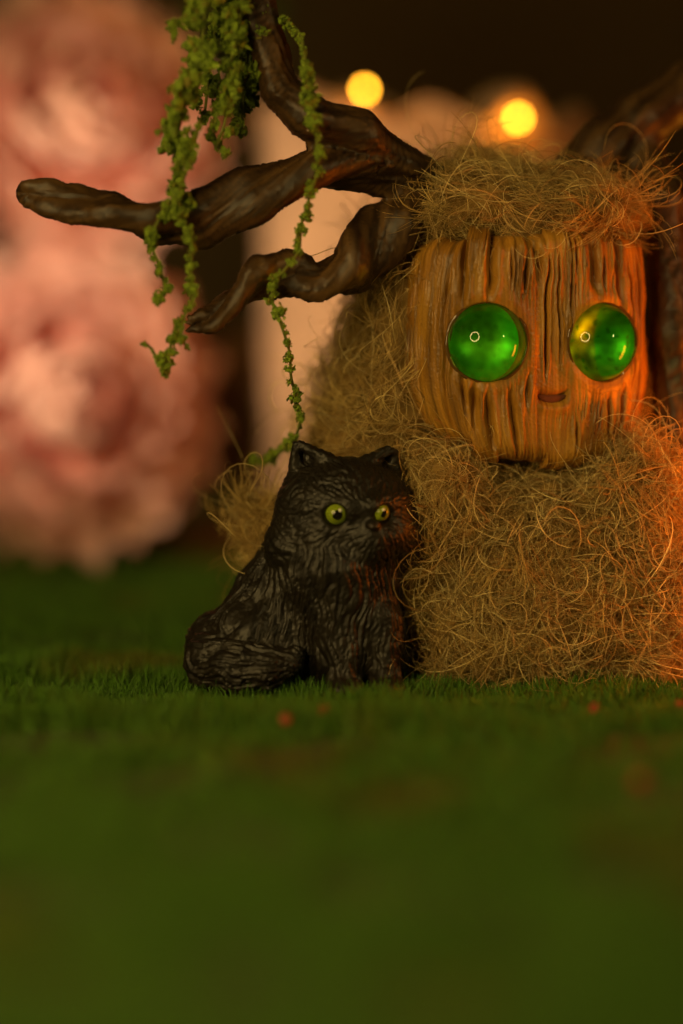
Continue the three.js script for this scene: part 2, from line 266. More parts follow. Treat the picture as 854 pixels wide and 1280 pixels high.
// the wooden face: a plate bent round the head, its planks, grain, eye rims and mouth all in the surface
const eyeLocal = [[-0.98, 0.11], [0.86, 0.09]];
const faceZ = (x) => HB * Math.pow(Math.max(0, 1 - Math.pow(Math.abs(x / HA), HN)), 1 / HN);
{
  const nu = 450, nv = 340, pos = new Float32Array((nu + 1) * (nv + 1) * 3), col = new Float32Array((nu + 1) * (nv + 1) * 3), idx = [];
  // long cracks: place across, top, bottom, width, depth, lean
  const cracks = [[-1.62, 1.2, -1.4, 0.02, 0.05, 0.02], [-1.36, 1.7, -1.0, 0.034, 0.20, -0.03], [-0.98, 1.7, 0.6, 0.045, 0.22, 0.05], [-0.66, 1.5, 0.9, 0.015, 0.07, 0.02], [-0.42, 1.7, 0.75, 0.03, 0.12, 0.14], [-0.24, 1.7, 0.95, 0.05, 0.20, -0.16], [-0.06, 1.4, -0.45, 0.018, 0.12, 0.02], [0.13, 1.5, -0.35, 0.012, 0.05, -0.02], [0.33, 1.6, 0.2, 0.012, 0.05, 0.03], [0.72, 1.7, 0.72, 0.055, 0.22, -0.03], [0.90, 1.4, 0.75, 0.02, 0.10, 0.08], [1.2, 1.7, 0.1, 0.034, 0.15, 0.03], [1.42, 1.3, -0.7, 0.018, 0.08, -0.02], [1.62, 1.4, -1.2, 0.022, 0.10, 0],
    [-1.2, -0.42, -1.2, 0.05, 0.22, 0.22], [-1.02, -0.62, -1.6, 0.04, 0.20, 0.12], [-0.62, -0.62, -1.65, 0.045, 0.20, 0.04], [-0.36, -0.36, -0.9, 0.026, 0.11, 0.10], [0.46, -1.0, -1.6, 0.018, 0.09, -0.10], [1.05, -0.7, -1.5, 0.026, 0.12, -0.14], [1.3, -0.55, -1.4, 0.03, 0.13, -0.08]];
  const planks = [-9, -1.36, -0.98, -0.24, -0.06, 0.72, 1.2, 9];
  const amax = 1.8;   // angle round the head
  const ring = []; for (let i = 0; i <= 2000; i++) { const a = (i / 2000 * 2 - 1) * amax, s = Math.sin(a), c = Math.cos(a), r = 1 / Math.pow(Math.pow(Math.abs(s / HA), HN) + Math.pow(Math.abs(c / HB), HN), 1 / HN); ring.push([s * r, c * r]); }
  const len = [0]; for (let i = 1; i < ring.length; i++) len.push(len[i - 1] + Math.hypot(ring[i][0] - ring[i - 1][0], ring[i][1] - ring[i - 1][1]));
  let cur = 0; const total = len[len.length - 1];
  for (let i = 0; i <= nu; i++) {
    const L = i / nu * total; while (cur < len.length - 2 && len[cur + 1] < L) cur++;
    const t = (L - len[cur]) / (len[cur + 1] - len[cur] || 1), x0 = mix(ring[cur][0], ring[cur + 1][0], t), z0 = mix(ring[cur][1], ring[cur + 1][1], t), dx = ring[cur + 1][0] - ring[cur][0], dz = ring[cur + 1][1] - ring[cur][1], l = Math.hypot(dx, dz), nx = -dz / l, nz = dx / l, sgn = nx * x0 + nz * z0 > 0 ? 1 : -1;
    const s = L - total / 2;   // arc length from the middle of the face
    let pk = 0; while (s > planks[pk + 1] * 1.02) pk++;
    for (let j = 0; j <= nv; j++) {
      const v = j / nv * 2 - 1, topH = HH - (pk === 0 ? 0.14 : 0) + 0.30 * N(pk * 3.3, 7, 1) + 0.07 * N(s * 3, 2, 2), y = v * (v < 0 ? topH + 0.14 * N(pk * 2.7 + 5, 3, 1) - 0.26 * Math.pow(Math.abs(s) / 2.2, 2) : topH);
      let h = 0, wob = 0.05 * N(s * 0.7, y * 1.3, 8) + 0.018 * N(s * 2, y * 4, 5);
      const rEye = Math.min(...eyeLocal.map(([ex, ey]) => Math.hypot(s - ex * 1.03, y - ey))), smooth = sstep(0.58, 0.95, rEye);
      const mouthD = Math.hypot((s - 0.04) / 0.28, (y + 0.70) / 0.16), calm = smooth * mix(0.35, 1, sstep(1.0, 2.6, mouthD));
      for (const [cx, y1, y0, w, d, lean] of cracks) { const c = cx + lean * (y - (y0 + y1) / 2) + wob * 1.2, k = sstep(y0 - 0.12, y0 + 0.4, y) * (1 - sstep(y1 - 0.3, y1 + 0.15, y) * (y1 < 1.55 ? 1 : 0)), q = (s - c) / (w * (0.75 + 0.6 * k)); if (Math.abs(q) < 4) h -= 0.62 * d * k * Math.exp(-q * q) * mix(0.25, 1, smooth) - 0.03 * k * Math.exp(-((Math.abs(q) - 2) ** 2)); }
      const g1 = N((s + wob) * 6, y * 0.4, pk * 7.1), g2 = N((s + wob) * 17, y * 0.7, 3 + pk), g3 = N((s + wob) * 36, y * 1.6, 9), patch = 0.15 + 1.15 * sstep(-0.25, 0.35, N(s * 1.8, y * 1.1, 17));
      h += calm * patch * (0.026 * (Math.sqrt(Math.abs(g1) + 0.02) - 0.45) + 0.045 * (Math.sqrt(Math.abs(g2) + 0.01) - 0.4) + 0.036 * g3) + 0.006 * N(s * 30, y * 24, 2) + 0.05 * N(s * 1.6, y * 0.8, 4) + 0.06 * N(pk * 5.7, y * 0.25, 6) * smooth;
      h += 0.025 * Math.exp(-(((rEye - 0.70) / 0.10) ** 2)) - 0.62 * (1 - sstep(0.50, 0.60, rEye));   // rim and seat of the eye
      { const mx = (s - 0.04) / 0.26, my = (y + 0.735 - 0.05 * mx * mx) / 0.075; if (Math.abs(mx) < 1.2) h -= 0.12 * Math.exp(-my * my) * (1 - sstep(0.75, 1.05, Math.abs(mx))) - 0.03 * Math.exp(-((my + 2) ** 2)) * (1 - sstep(0.6, 1.1, Math.abs(mx))); }
      // rounding at top, bottom and both ends
      const ed = Math.max(Math.abs(v) - 0.84, 0) / 0.16, es = Math.max(Math.abs(s) / (total / 2) - 0.9, 0) / 0.1, inset = 0.30 * (1 - Math.sqrt(Math.max(0, 1 - ed * ed))) + 0.3 * es * es;
      const narrow = 1 - (v < 0 ? 0.23 * Math.pow(-v, 2.8) : 0.09 * Math.pow(v, 3));
      const X = (x0 + sgn * nx * (h - inset)) * narrow, Z = z0 + sgn * nz * (h - inset), w = toWorld(X, y, Z), o = (j * (nu + 1) + i) * 3;
      pos.set(w, o); const k = 0.92 + 0.5 * N((s + wob) * 7, y * 0.35, 20 + pk) + 0.45 * N((s + wob) * 26, y * 0.8, 30) + 0.3 * N(pk * 9.1, 3, 3);
      const r = clamp(0.5 + 1.2 * N(s * 2.1, y * 1.4, 44), 0, 1); col.set([mix(0.26, 0.36, r) * k, mix(0.115, 0.18, r) * k, mix(0.012, 0.022, r) * k], o);
    }
  }
  for (let j = 0; j < nv; j++) for (let i = 0; i < nu; i++) { const a = j * (nu + 1) + i; idx.push(a, a + 1, a + nu + 1, a + 1, a + nu + 2, a + nu + 1); }
  const g = new THREE.BufferGeometry(); g.setAttribute('position', new THREE.BufferAttribute(pos, 3)); g.setAttribute('color', new THREE.BufferAttribute(col, 3)); g.setIndex(idx); g.computeVertexNormals();
  const face = part('wooden_face', g, phys([1, 1, 1], 0.42, { vertexColors: true, side: THREE.DoubleSide, specularIntensity: 0.8 }), creature);
  // a core that fills the head behind the plate
  const core = rbox([0, 0, 0], [1.6, 1.5, 0.72], 0.5), cg = nets((x, y, z) => { const l = toLocal(x, y, z); return core(l[0], l[1], l[2] + 0.15); }, [HC[0] - 2.2, HC[1] - 2, HC[2] - 2], [HC[0] + 2.2, HC[1] + 2, HC[2] + 2], 0.14);
  part('head_core', cg, std([0.1, 0.05, 0.015], 0.95), creature);
  const lips = new THREE.SphereGeometry(1, 20, 10); lips.scale(0.23, 0.06, 0.03); { const p = lips.attributes.position; for (let i = 0; i < p.count; i++) p.setY(i, p.getY(i) + 1.0 * p.getX(i) ** 2); } lips.computeVertexNormals();
  lips.rotateY(YAW); { const w = toWorld(0.04, -0.745, HB - 0.085); lips.translate(...w); } part('mouth', lips, std([0.10, 0.026, 0.007], 0.85), face);
}
// round glass eyes: a clear green dome on a mottled backing, bedded in a rim of glue
{
  const Rs = 0.615, rb = 0.585, hgt = 0.44;
  eyeLocal.forEach(([ex, ey], n) => {
    const z = faceZ(ex), nrm = new THREE.Vector3(Math.pow(Math.abs(ex / HA), HN - 1) / HA * Math.sign(ex), 0, Math.pow(z / HB, HN - 1) / HB).normalize();
    const ang = Math.atan2(nrm.x, nrm.z) + YAW, w = toWorld(ex + nrm.x * -0.05, ey, z + nrm.z * -0.05);
    const place = (g, out = 0) => { g.rotateX(Math.PI / 2); g.translate(0, 0, out); g.rotateY(ang); g.translate(...w); return g; };
    const prof = [], th0 = Math.asin(Math.min(1, rb / Rs));
    for (let i = 0; i <= 60; i++) { const a = mix(th0, 0.0, i / 60); prof.push(new THREE.Vector2(Math.max(0.0001, Rs * Math.sin(a)), (Rs * Math.cos(a) - Rs * Math.cos(th0)) * hgt / (Rs - Rs * Math.cos(th0)))); }
    const dome = new THREE.LatheGeometry(prof, 120); dome.computeVertexNormals();
    const eye = part('glass_eye', place(dome), phys([0.55, 0.93, 0.32], 0.02, { transmission: 1, thickness: 0, ior: 1.52 }), creature);
    const back = new THREE.CylinderGeometry(rb * 0.8, rb * 0.6, 0.2, 64, 1);
    // the hollow back of the eye, painted mottled green; a speckled yellow caustic is painted into the left part of the right one
    const bowl = []; for (let i = 0; i <= 40; i++) { const a = i / 40 * Math.PI / 2; bowl.push(new THREE.Vector2(Math.max(0.0001, rb * 0.985 * Math.sin(a)), -0.012 - 0.40 * Math.cos(a))); }
    const fine = new THREE.LatheGeometry(bowl, 120);
    paint(fine, (x, y, zz) => { const k = 0.82 + 0.55 * N(x * 3 + n * 9, 1, zz * 3) + 0.3 * N(x * 9, 5 + n, zz * 9), sp = (n ? 0.85 : 0.3) * sstep(0.32, 0.44, N(x * 10 + 4 * n, 8, zz * 10)), g = clamp(0.5 + 1.3 * N(x * 2.2, 3 + n, zz * 2.2), 0, 1); const paintedCaustic = n * (1 - sstep(0.10, 0.13, x + 0.10 * zz * zz + 0.02 * N(zz * 9, 2, 4))), fk = 0.75 + 0.7 * N(x * 6, 3, zz * 6 + 4); return [mix(mix(mix(0.13, 0.26, g), 0.62 * fk, paintedCaustic), 0.05, sp) * k, mix(mix(0.62, 0.60 * fk, paintedCaustic), 0.25, sp) * k, mix(0.10, 0.03, sp) * k]; });
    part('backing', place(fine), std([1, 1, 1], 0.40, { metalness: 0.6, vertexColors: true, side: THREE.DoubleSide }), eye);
    back.translate(0, -0.54, 0); part('eye_seat', place(back), std([0.05, 0.03, 0.01], 0.8), eye);
    const rim = new THREE.TorusGeometry(rb + 0.014, 0.028, 12, 120); rim.rotateX(Math.PI / 2); displace(rim, (x, y, zz) => 0.014 * N(x * 5, n, zz * 5)); part('glue_rim', place(rim, 0.0), phys([0.09, 0.045, 0.012], 0.08, { clearcoat: 1, clearcoatRoughness: 0.05 }), eye);
  });
}
// fibres: thin curled tubes that hug a field
function fibres(f, roots, o, seed) {
  const R = rng(seed), pos = [], nor = [], col = [], idx = [], S = o.seg;
  for (const r of roots) {
    let p = [...r.p], n = r.n; const fl = o.flow(p, n), jit = o.jitter * (R() < 0.3 ? 2.2 : 1);
    const C = r.c, rj = () => R() - 0.5, own = C ? 0.22 : 1, jd = C ? [0, 1, 2].map((i) => C.d[i] * o.jitter * 1.6 + rj() * 0.25) : [rj() * jit, rj() * jit, rj() * jit];
    let d = [0, 1, 2].map((i) => fl[i] + jd[i] + n[i] * o.lift), l = Math.hypot(...d); d = d.map((x) => x / l);
    const len = o.len * (C ? C.len * (0.75 + 0.5 * R()) : 0.45 + 1.1 * R()), ds = len / S, curl = (C ? C.curl + rj() * 0.25 : rj()) * 2 * o.curl * ds, wild = R(), rad = o.rad * (0.55 + 0.8 * R()), top = o.height * (C ? 0.3 + 0.9 * C.top : 0.15 + R() * (wild > 0.9 ? 2.2 : 1));
    const a0 = [0, 1, 2].map((i) => n[i] + (C ? C.ax[i] : 0) * 1.2 + rj() * 1.2 * own), al = Math.hypot(...a0), ax = a0.map((x) => x / al), cs = Math.cos(curl), sn = Math.sin(curl), k = C ? C.tone * (0.8 + 0.4 * R()) : 0.55 + 0.75 * R(), pale = C ? clamp(C.pale + rj() * 0.5, 0, 1) : R(), c = [mix(o.dark[0], o.pale[0], pale) * k, mix(o.dark[1], o.pale[1], pale) * k, mix(o.dark[2], o.pale[2], pale) * k];
    const first = pos.length / 3;
    for (let i = 0; i <= S; i++) {
      let u = [d[1] * 0.31 - d[2] * 0.9, d[2] * 0.3 - d[0] * 0.31, d[0] * 0.9 - d[1] * 0.3]; l = Math.hypot(...u) || 1; u = u.map((x) => x / l);
      const w = [d[1] * u[2] - d[2] * u[1], d[2] * u[0] - d[0] * u[2], d[0] * u[1] - d[1] * u[0]], rr = rad * (i === S ? 0.25 : 1);
      for (let s = 0; s < 3; s++) { const a = s * 2.0944, x = u[0] * Math.cos(a) + w[0] * Math.sin(a), y = u[1] * Math.cos(a) + w[1] * Math.sin(a), z = u[2] * Math.cos(a) + w[2] * Math.sin(a); pos.push(p[0] + x * rr, p[1] + y * rr, p[2] + z * rr); nor.push(x, y, z); col.push(...c); }
      if (i === S) break;
      const dot = (d[0] * ax[0] + d[1] * ax[1] + d[2] * ax[2]) * (1 - cs); d = [d[0] * cs + (ax[1] * d[2] - ax[2] * d[1]) * sn + ax[0] * dot, d[1] * cs + (ax[2] * d[0] - ax[0] * d[2]) * sn + ax[1] * dot, d[2] * cs + (ax[0] * d[1] - ax[1] * d[0]) * sn + ax[2] * dot];
      const q = [p[0] + d[0] * ds, p[1] + d[1] * ds, p[2] + d[2] * ds], dist = f(...q), g = grad(f, q), push = dist < 0.03 ? 0.5 * (0.03 - dist) / ds : dist > top ? -0.25 : 0.04;
      d = [d[0] + g[0] * push + (R() - 0.5) * o.kink, d[1] + g[1] * push + (R() - 0.5) * o.kink, d[2] + g[2] * push + (R() - 0.5) * o.kink]; l = Math.hypot(...d); d = d.map((x) => x / l);
      p = [p[0] + d[0] * ds, Math.max(0.03, p[1] + d[1] * ds), p[2] + d[2] * ds];
    }
    for (let i = 0; i < S; i++) for (let s = 0; s < 3; s++) { const a = first + i * 3 + s, b = first + i * 3 + (s + 1) % 3; idx.push(a, b, a + 3, b, b + 3, a + 3); }
  }
  const g = new THREE.BufferGeometry(); g.setAttribute('position', new THREE.Float32BufferAttribute(pos, 3)); g.setAttribute('normal', new THREE.Float32BufferAttribute(nor, 3)); g.setAttribute('color', new THREE.Float32BufferAttribute(col, 3)); g.setIndex(idx); return g;
}
function clumps(f, roots, m, spread, seed) {   // locks: fibres that start together and run together
  const R = rng(seed), out = [];
  for (const r of roots) {
    const c = { d: [R() - 0.5, R() - 0.5, R() - 0.5], curl: R() - 0.5, ax: [R() - 0.5, R() - 0.5, R() - 0.5], len: 0.6 + 0.9 * R(), top: R(), tone: 0.62 + 0.6 * R(), pale: R() };
    for (let i = 0; i < m; i++) { let p = r.p.map((x) => x + (R() - 0.5) * spread); const d = f(...p), g = grad(f, p); p = p.map((x, k) => x - g[k] * d); out.push({ p, n: grad(f, p), c }); }
  }
  return out;
}
function rootsOn(f, lo, hi, count, seed, keep) {   // places on a field's surface
  const R = rng(seed), out = []; let guard = 0;
  while (out.length < count && guard++ < count * 60) {
    let p = [0, 1, 2].map((i) => mix(lo[i], hi[i], R())), d = f(...p); if (Math.abs(d) > 0.5) continue;
    for (let i = 0; i < 3; i++) { const g = grad(f, p); p = p.map((x, k) => x - g[k] * d); d = f(...p); }
    const n = grad(f, p); if (Math.abs(d) < 0.03 && keep(p, n)) out.push({ p, n });
  }
  return out;
}
const inFace = (p) => { const l = toLocal(...p); return Math.abs(l[0]) < HA * 1.0 && Math.abs(l[1]) < HH * 0.985 && l[2] > 0; };
const locks = (k, down, side) => (p, n) => { const a = N(p[0] * k, p[1] * k, p[2] * k) * 7, b = N(p[0] * k + 9, p[1] * k, p[2] * k) * 2.2; let t = [Math.cos(a) * 0.9 + side, Math.sin(a) * 0.9 + down, b * 0.5]; const q = t[0] * n[0] + t[1] * n[1] + t[2] * n[2]; return t.map((x, i) => x - n[i] * q); };
{
  const fibMat = std([1, 1, 1], 0.62, { vertexColors: true });
  const add = (name, geo) => { part(name, geo, fibMat, creature).userData.kind = 'stuff'; };
  const c = at(681, 720, -1.9), blo = [c[0] - 2.9, 0, -3.6], bhi = [c[0] + 2.9, 4.3, 0.4], front = (p, n) => n[2] > -0.35 && p[1] > 0.02;
  const bodyF = bodySDF, hairF = hairSDF;
  const straw = { pale: [0.70, 0.51, 0.165], dark: [0.32, 0.18, 0.04] };
  add('body_wool', fibres(bodyF, clumps(bodyF, rootsOn(bodyF, blo, bhi, 900, 41, front), 11, 0.16, 61), { ...straw, flow: locks(0.9, -0.5, 0), jitter: 0.9, lift: 0.5, len: 0.85, curl: 3.0, rad: 0.0042, height: 0.20, kink: 0.08, seg: 8 }, 51));
  add('body_fuzz', fibres(bodyF, rootsOn(bodyF, blo, bhi, 9500, 45, front), { ...straw, flow: locks(1.3, -0.5, 0), jitter: 0.6, lift: 0.5, len: 0.42, curl: 3, rad: 0.0036, height: 0.16, kink: 0.14, seg: 4 }, 55));
  add('stray_strand', fibres(bodyF, rootsOn(bodyF, blo, bhi, 130, 47, front), { ...straw, pale: [0.82, 0.67, 0.29], flow: locks(0.5, 0, 0), jitter: 1.8, lift: 1.2, len: 2.0, curl: 2.2, rad: 0.0048, height: 0.55, kink: 0.06, seg: 20 }, 57));
  add('body_strand', fibres(bodyF, rootsOn(bodyF, blo, bhi, 3600, 42, front), { ...straw, pale: [0.82, 0.67, 0.29], flow: locks(0.5, -0.2, 0), jitter: 1.6, lift: 0.5, len: 1.3, curl: 4.0, rad: 0.0056, height: 0.28, kink: 0.07, seg: 14 }, 52));
  const hkeep = (p, n) => n[2] > -0.45 && !inFace(p) && p[1] > 0.02 && bodyF(...p) > -0.1;
  const hlo = [-2.4, 0, -7], hhi = [5.8, 9.2, -0.3];
  add('hair_wool', fibres(hairF, clumps(hairF, rootsOn(hairF, hlo, hhi, 1000, 43, hkeep), 10, 0.18, 62), { ...straw, flow: locks(0.7, -0.35, -0.25), jitter: 0.9, lift: 0.4, len: 0.8, curl: 2.8, rad: 0.0044, height: 0.24, kink: 0.08, seg: 8 }, 53));
  add('hair_fuzz', fibres(hairF, rootsOn(hairF, hlo, hhi, 10500, 46, hkeep), { ...straw, flow: locks(1.1, -0.3, -0.5), jitter: 0.6, lift: 0.55, len: 0.5, curl: 2.5, rad: 0.0036, height: 0.24, kink: 0.12, seg: 4 }, 56));
  add('stray_hair', fibres(hairF, rootsOn(hairF, hlo, hhi, 260, 48, hkeep), { ...straw, pale: [0.82, 0.67, 0.29], flow: locks(0.5, -0.3, 0), jitter: 1.8, lift: 1.0, len: 1.7, curl: 2.2, rad: 0.0045, height: 0.5, kink: 0.06, seg: 18 }, 58));
  add('hair_strand', fibres(hairF, rootsOn(hairF, hlo, hhi, 1700, 44, hkeep), { ...straw, pale: [0.82, 0.67, 0.29], flow: locks(0.5, 0.1, -0.2), jitter: 1.7, lift: 0.6, len: 1.4, curl: 3.6, rad: 0.0056, height: 0.26, kink: 0.08, seg: 16 }, 54));
}
// antlers
function antler(name, chains, lo, hi, cell, k, twist) {
  const segs = []; for (const ch of chains) { let s = 0; for (let i = 1; i < ch.length; i++) { const a = ch[i - 1], b = ch[i], L = Math.hypot(b[0][0] - a[0][0], b[0][1] - a[0][1], b[0][2] - a[0][2]); segs.push({ a: a[0], b: b[0], ra: a[1], rb: b[1], s, L, f: cone(a[0], a[1], b[0], b[1]), tw: ch.twist ?? 0 }); s += L; } }
  const f0 = union(segs.map((s) => s.f), k), f = (x, y, z) => f0(x, y, z) + 0.028, g = nets(f, lo, hi, cell);
  const where = (x, y, z) => { let best = segs[0], bd = 1e9; for (const s of segs) { const d = s.f(x, y, z); if (d < bd) { bd = d; best = s; } } const { a, b, L } = best, d = [(b[0] - a[0]) / L, (b[1] - a[1]) / L, (b[2] - a[2]) / L], q = [x - a[0], y - a[1], z - a[2]], t = q[0] * d[0] + q[1] * d[1] + q[2] * d[2]; const px = q[0] - d[0] * t, py = q[1] - d[1] * t, pz = q[2] - d[2] * t; const e1 = [-d[1], d[0], 0], l1 = Math.hypot(...e1) || 1; return [Math.atan2(pz, (px * e1[0] + py * e1[1]) / l1), best.s + t, best.tw]; };
  displace(g, (x, y, z) => { const [p, s, tw] = where(x, y, z), q = p + s * (0.55 + tw); return (tw ? 0.10 : 0.025) * Math.cos(q * 2) * twist + 0.05 * (Math.abs(N(Math.cos(q) * 2.2, Math.sin(q) * 2.2, s * 0.55)) - 0.2) + 0.042 * (Math.abs(N(Math.cos(q) * 7, Math.sin(q) * 7, s * 0.8)) - 0.2) + 0.018 * N(Math.cos(q) * 18, Math.sin(q) * 18, s * 2.2) + 0.04 * N(x * 1.8, y * 1.8, z * 1.8); });
  paint(g, (x, y, z) => { const [p, s, tw] = where(x, y, z), q = p + s * (0.55 + tw), k1 = 0.5 + 0.9 * N(Math.cos(q) * 2.6, Math.sin(q) * 2.6, s * 0.7 + 4), k2 = N(Math.cos(q) * 9, Math.sin(q) * 9, s * 1.1), m = clamp(k1 * 0.7 + k2 * 0.8, 0, 1); return [mix(0.018, 0.105, m), mix(0.008, 0.055, m), mix(0.002, 0.017, m)]; });
  return part(name, g, phys([1, 1, 1], 0.46, { vertexColors: true, specularIntensity: 0.85 }), creature);
}
{
  const up = [[at(304, -60, -0.6), 0.27], [at(318, 0, -0.6), 0.27], [at(336, 60, -0.5), 0.28], [at(350, 112, -0.4), 0.31], [at(385, 146, -0.4), 0.36], [at(450, 168, -0.6), 0.38], [at(500, 205, -1.1), 0.30], [at(545, 232, -1.8), 0.3]];
  const mid = [[at(38, 242, -0.4), 0.155], [at(62, 248, -0.35), 0.215], [at(95, 256, -0.3), 0.25], [at(140, 263, -0.2), 0.31], [at(195, 280, -0.2), 0.34], [at(250, 275, -0.2), 0.34], [at(315, 243, -0.3), 0.36], [at(390, 212, -0.5), 0.36], [at(460, 205, -0.8), 0.36], [at(530, 232, -1.6), 0.34]]; mid.twist = 0.5;
  const low = [[at(238, 406, -0.1), 0.08], [at(262, 400, -0.1), 0.13], [at(292, 376, -0.15), 0.24], [at(325, 348, -0.2), 0.28], [at(365, 340, -0.3), 0.26], [at(395, 352, -0.35), 0.28], [at(440, 335, -0.6), 0.42], [at(487, 280, -1.0), 0.40], [at(520, 238, -1.5), 0.36]]; low.twist = 1.3;
  const a = antler('antler', [up, mid, low], [-5.0, 4.9, -2.6], [2.0, 11.4, 0.5], 0.05, 0.12, 1);
  const R = rng(71), drop = new THREE.SphereGeometry(1, 10, 8); drop.scale(CM, CM, CM); const dm = phys([0.9, 0.85, 0.7], 0.05, { transmission: 0.6, thickness: 0.0005, ior: 1.45 });
  const af = union([...up.slice(1).map((p, i) => cone(up[i][0], up[i][1], p[0], p[1]))], 0.12);
  for (const [x, y, r] of [[387, 137, 0.034], [389, 147, 0.04], [391, 141, 0.022], [386, 156, 0.02], [394, 159, 0.026], [398, 164, 0.022], [396, 169, 0.02], [401, 170, 0.026], [385, 163, 0.014], [392, 152, 0.016]]) { const p = hit(af, x, y); piece('glue_drop', drop, dm, a, p, null, r); }
  const b = antler('antler', [[[at(640, 300, -2.7), 0.46], [at(706, 232, -2.8), 0.40], [at(752, 186, -3.1), 0.45], [at(800, 150, -3.4), 0.46], [at(862, 112, -3.8), 0.44], [at(950, 50, -4.2), 0.36]], [[at(800, 190, -3.3), 0.34], [at(830, 250, -2.6), 0.36], [at(844, 420, -2.1), 0.40], [at(850, 640, -2.0), 0.42]]], [2.0, 2.2, -6.2], [7.2, 11.2, -1.2], 0.06, 0.2, 0.6);
  b.userData.label = 'right antler reaching out of the frame, its underside glowing orange';
}

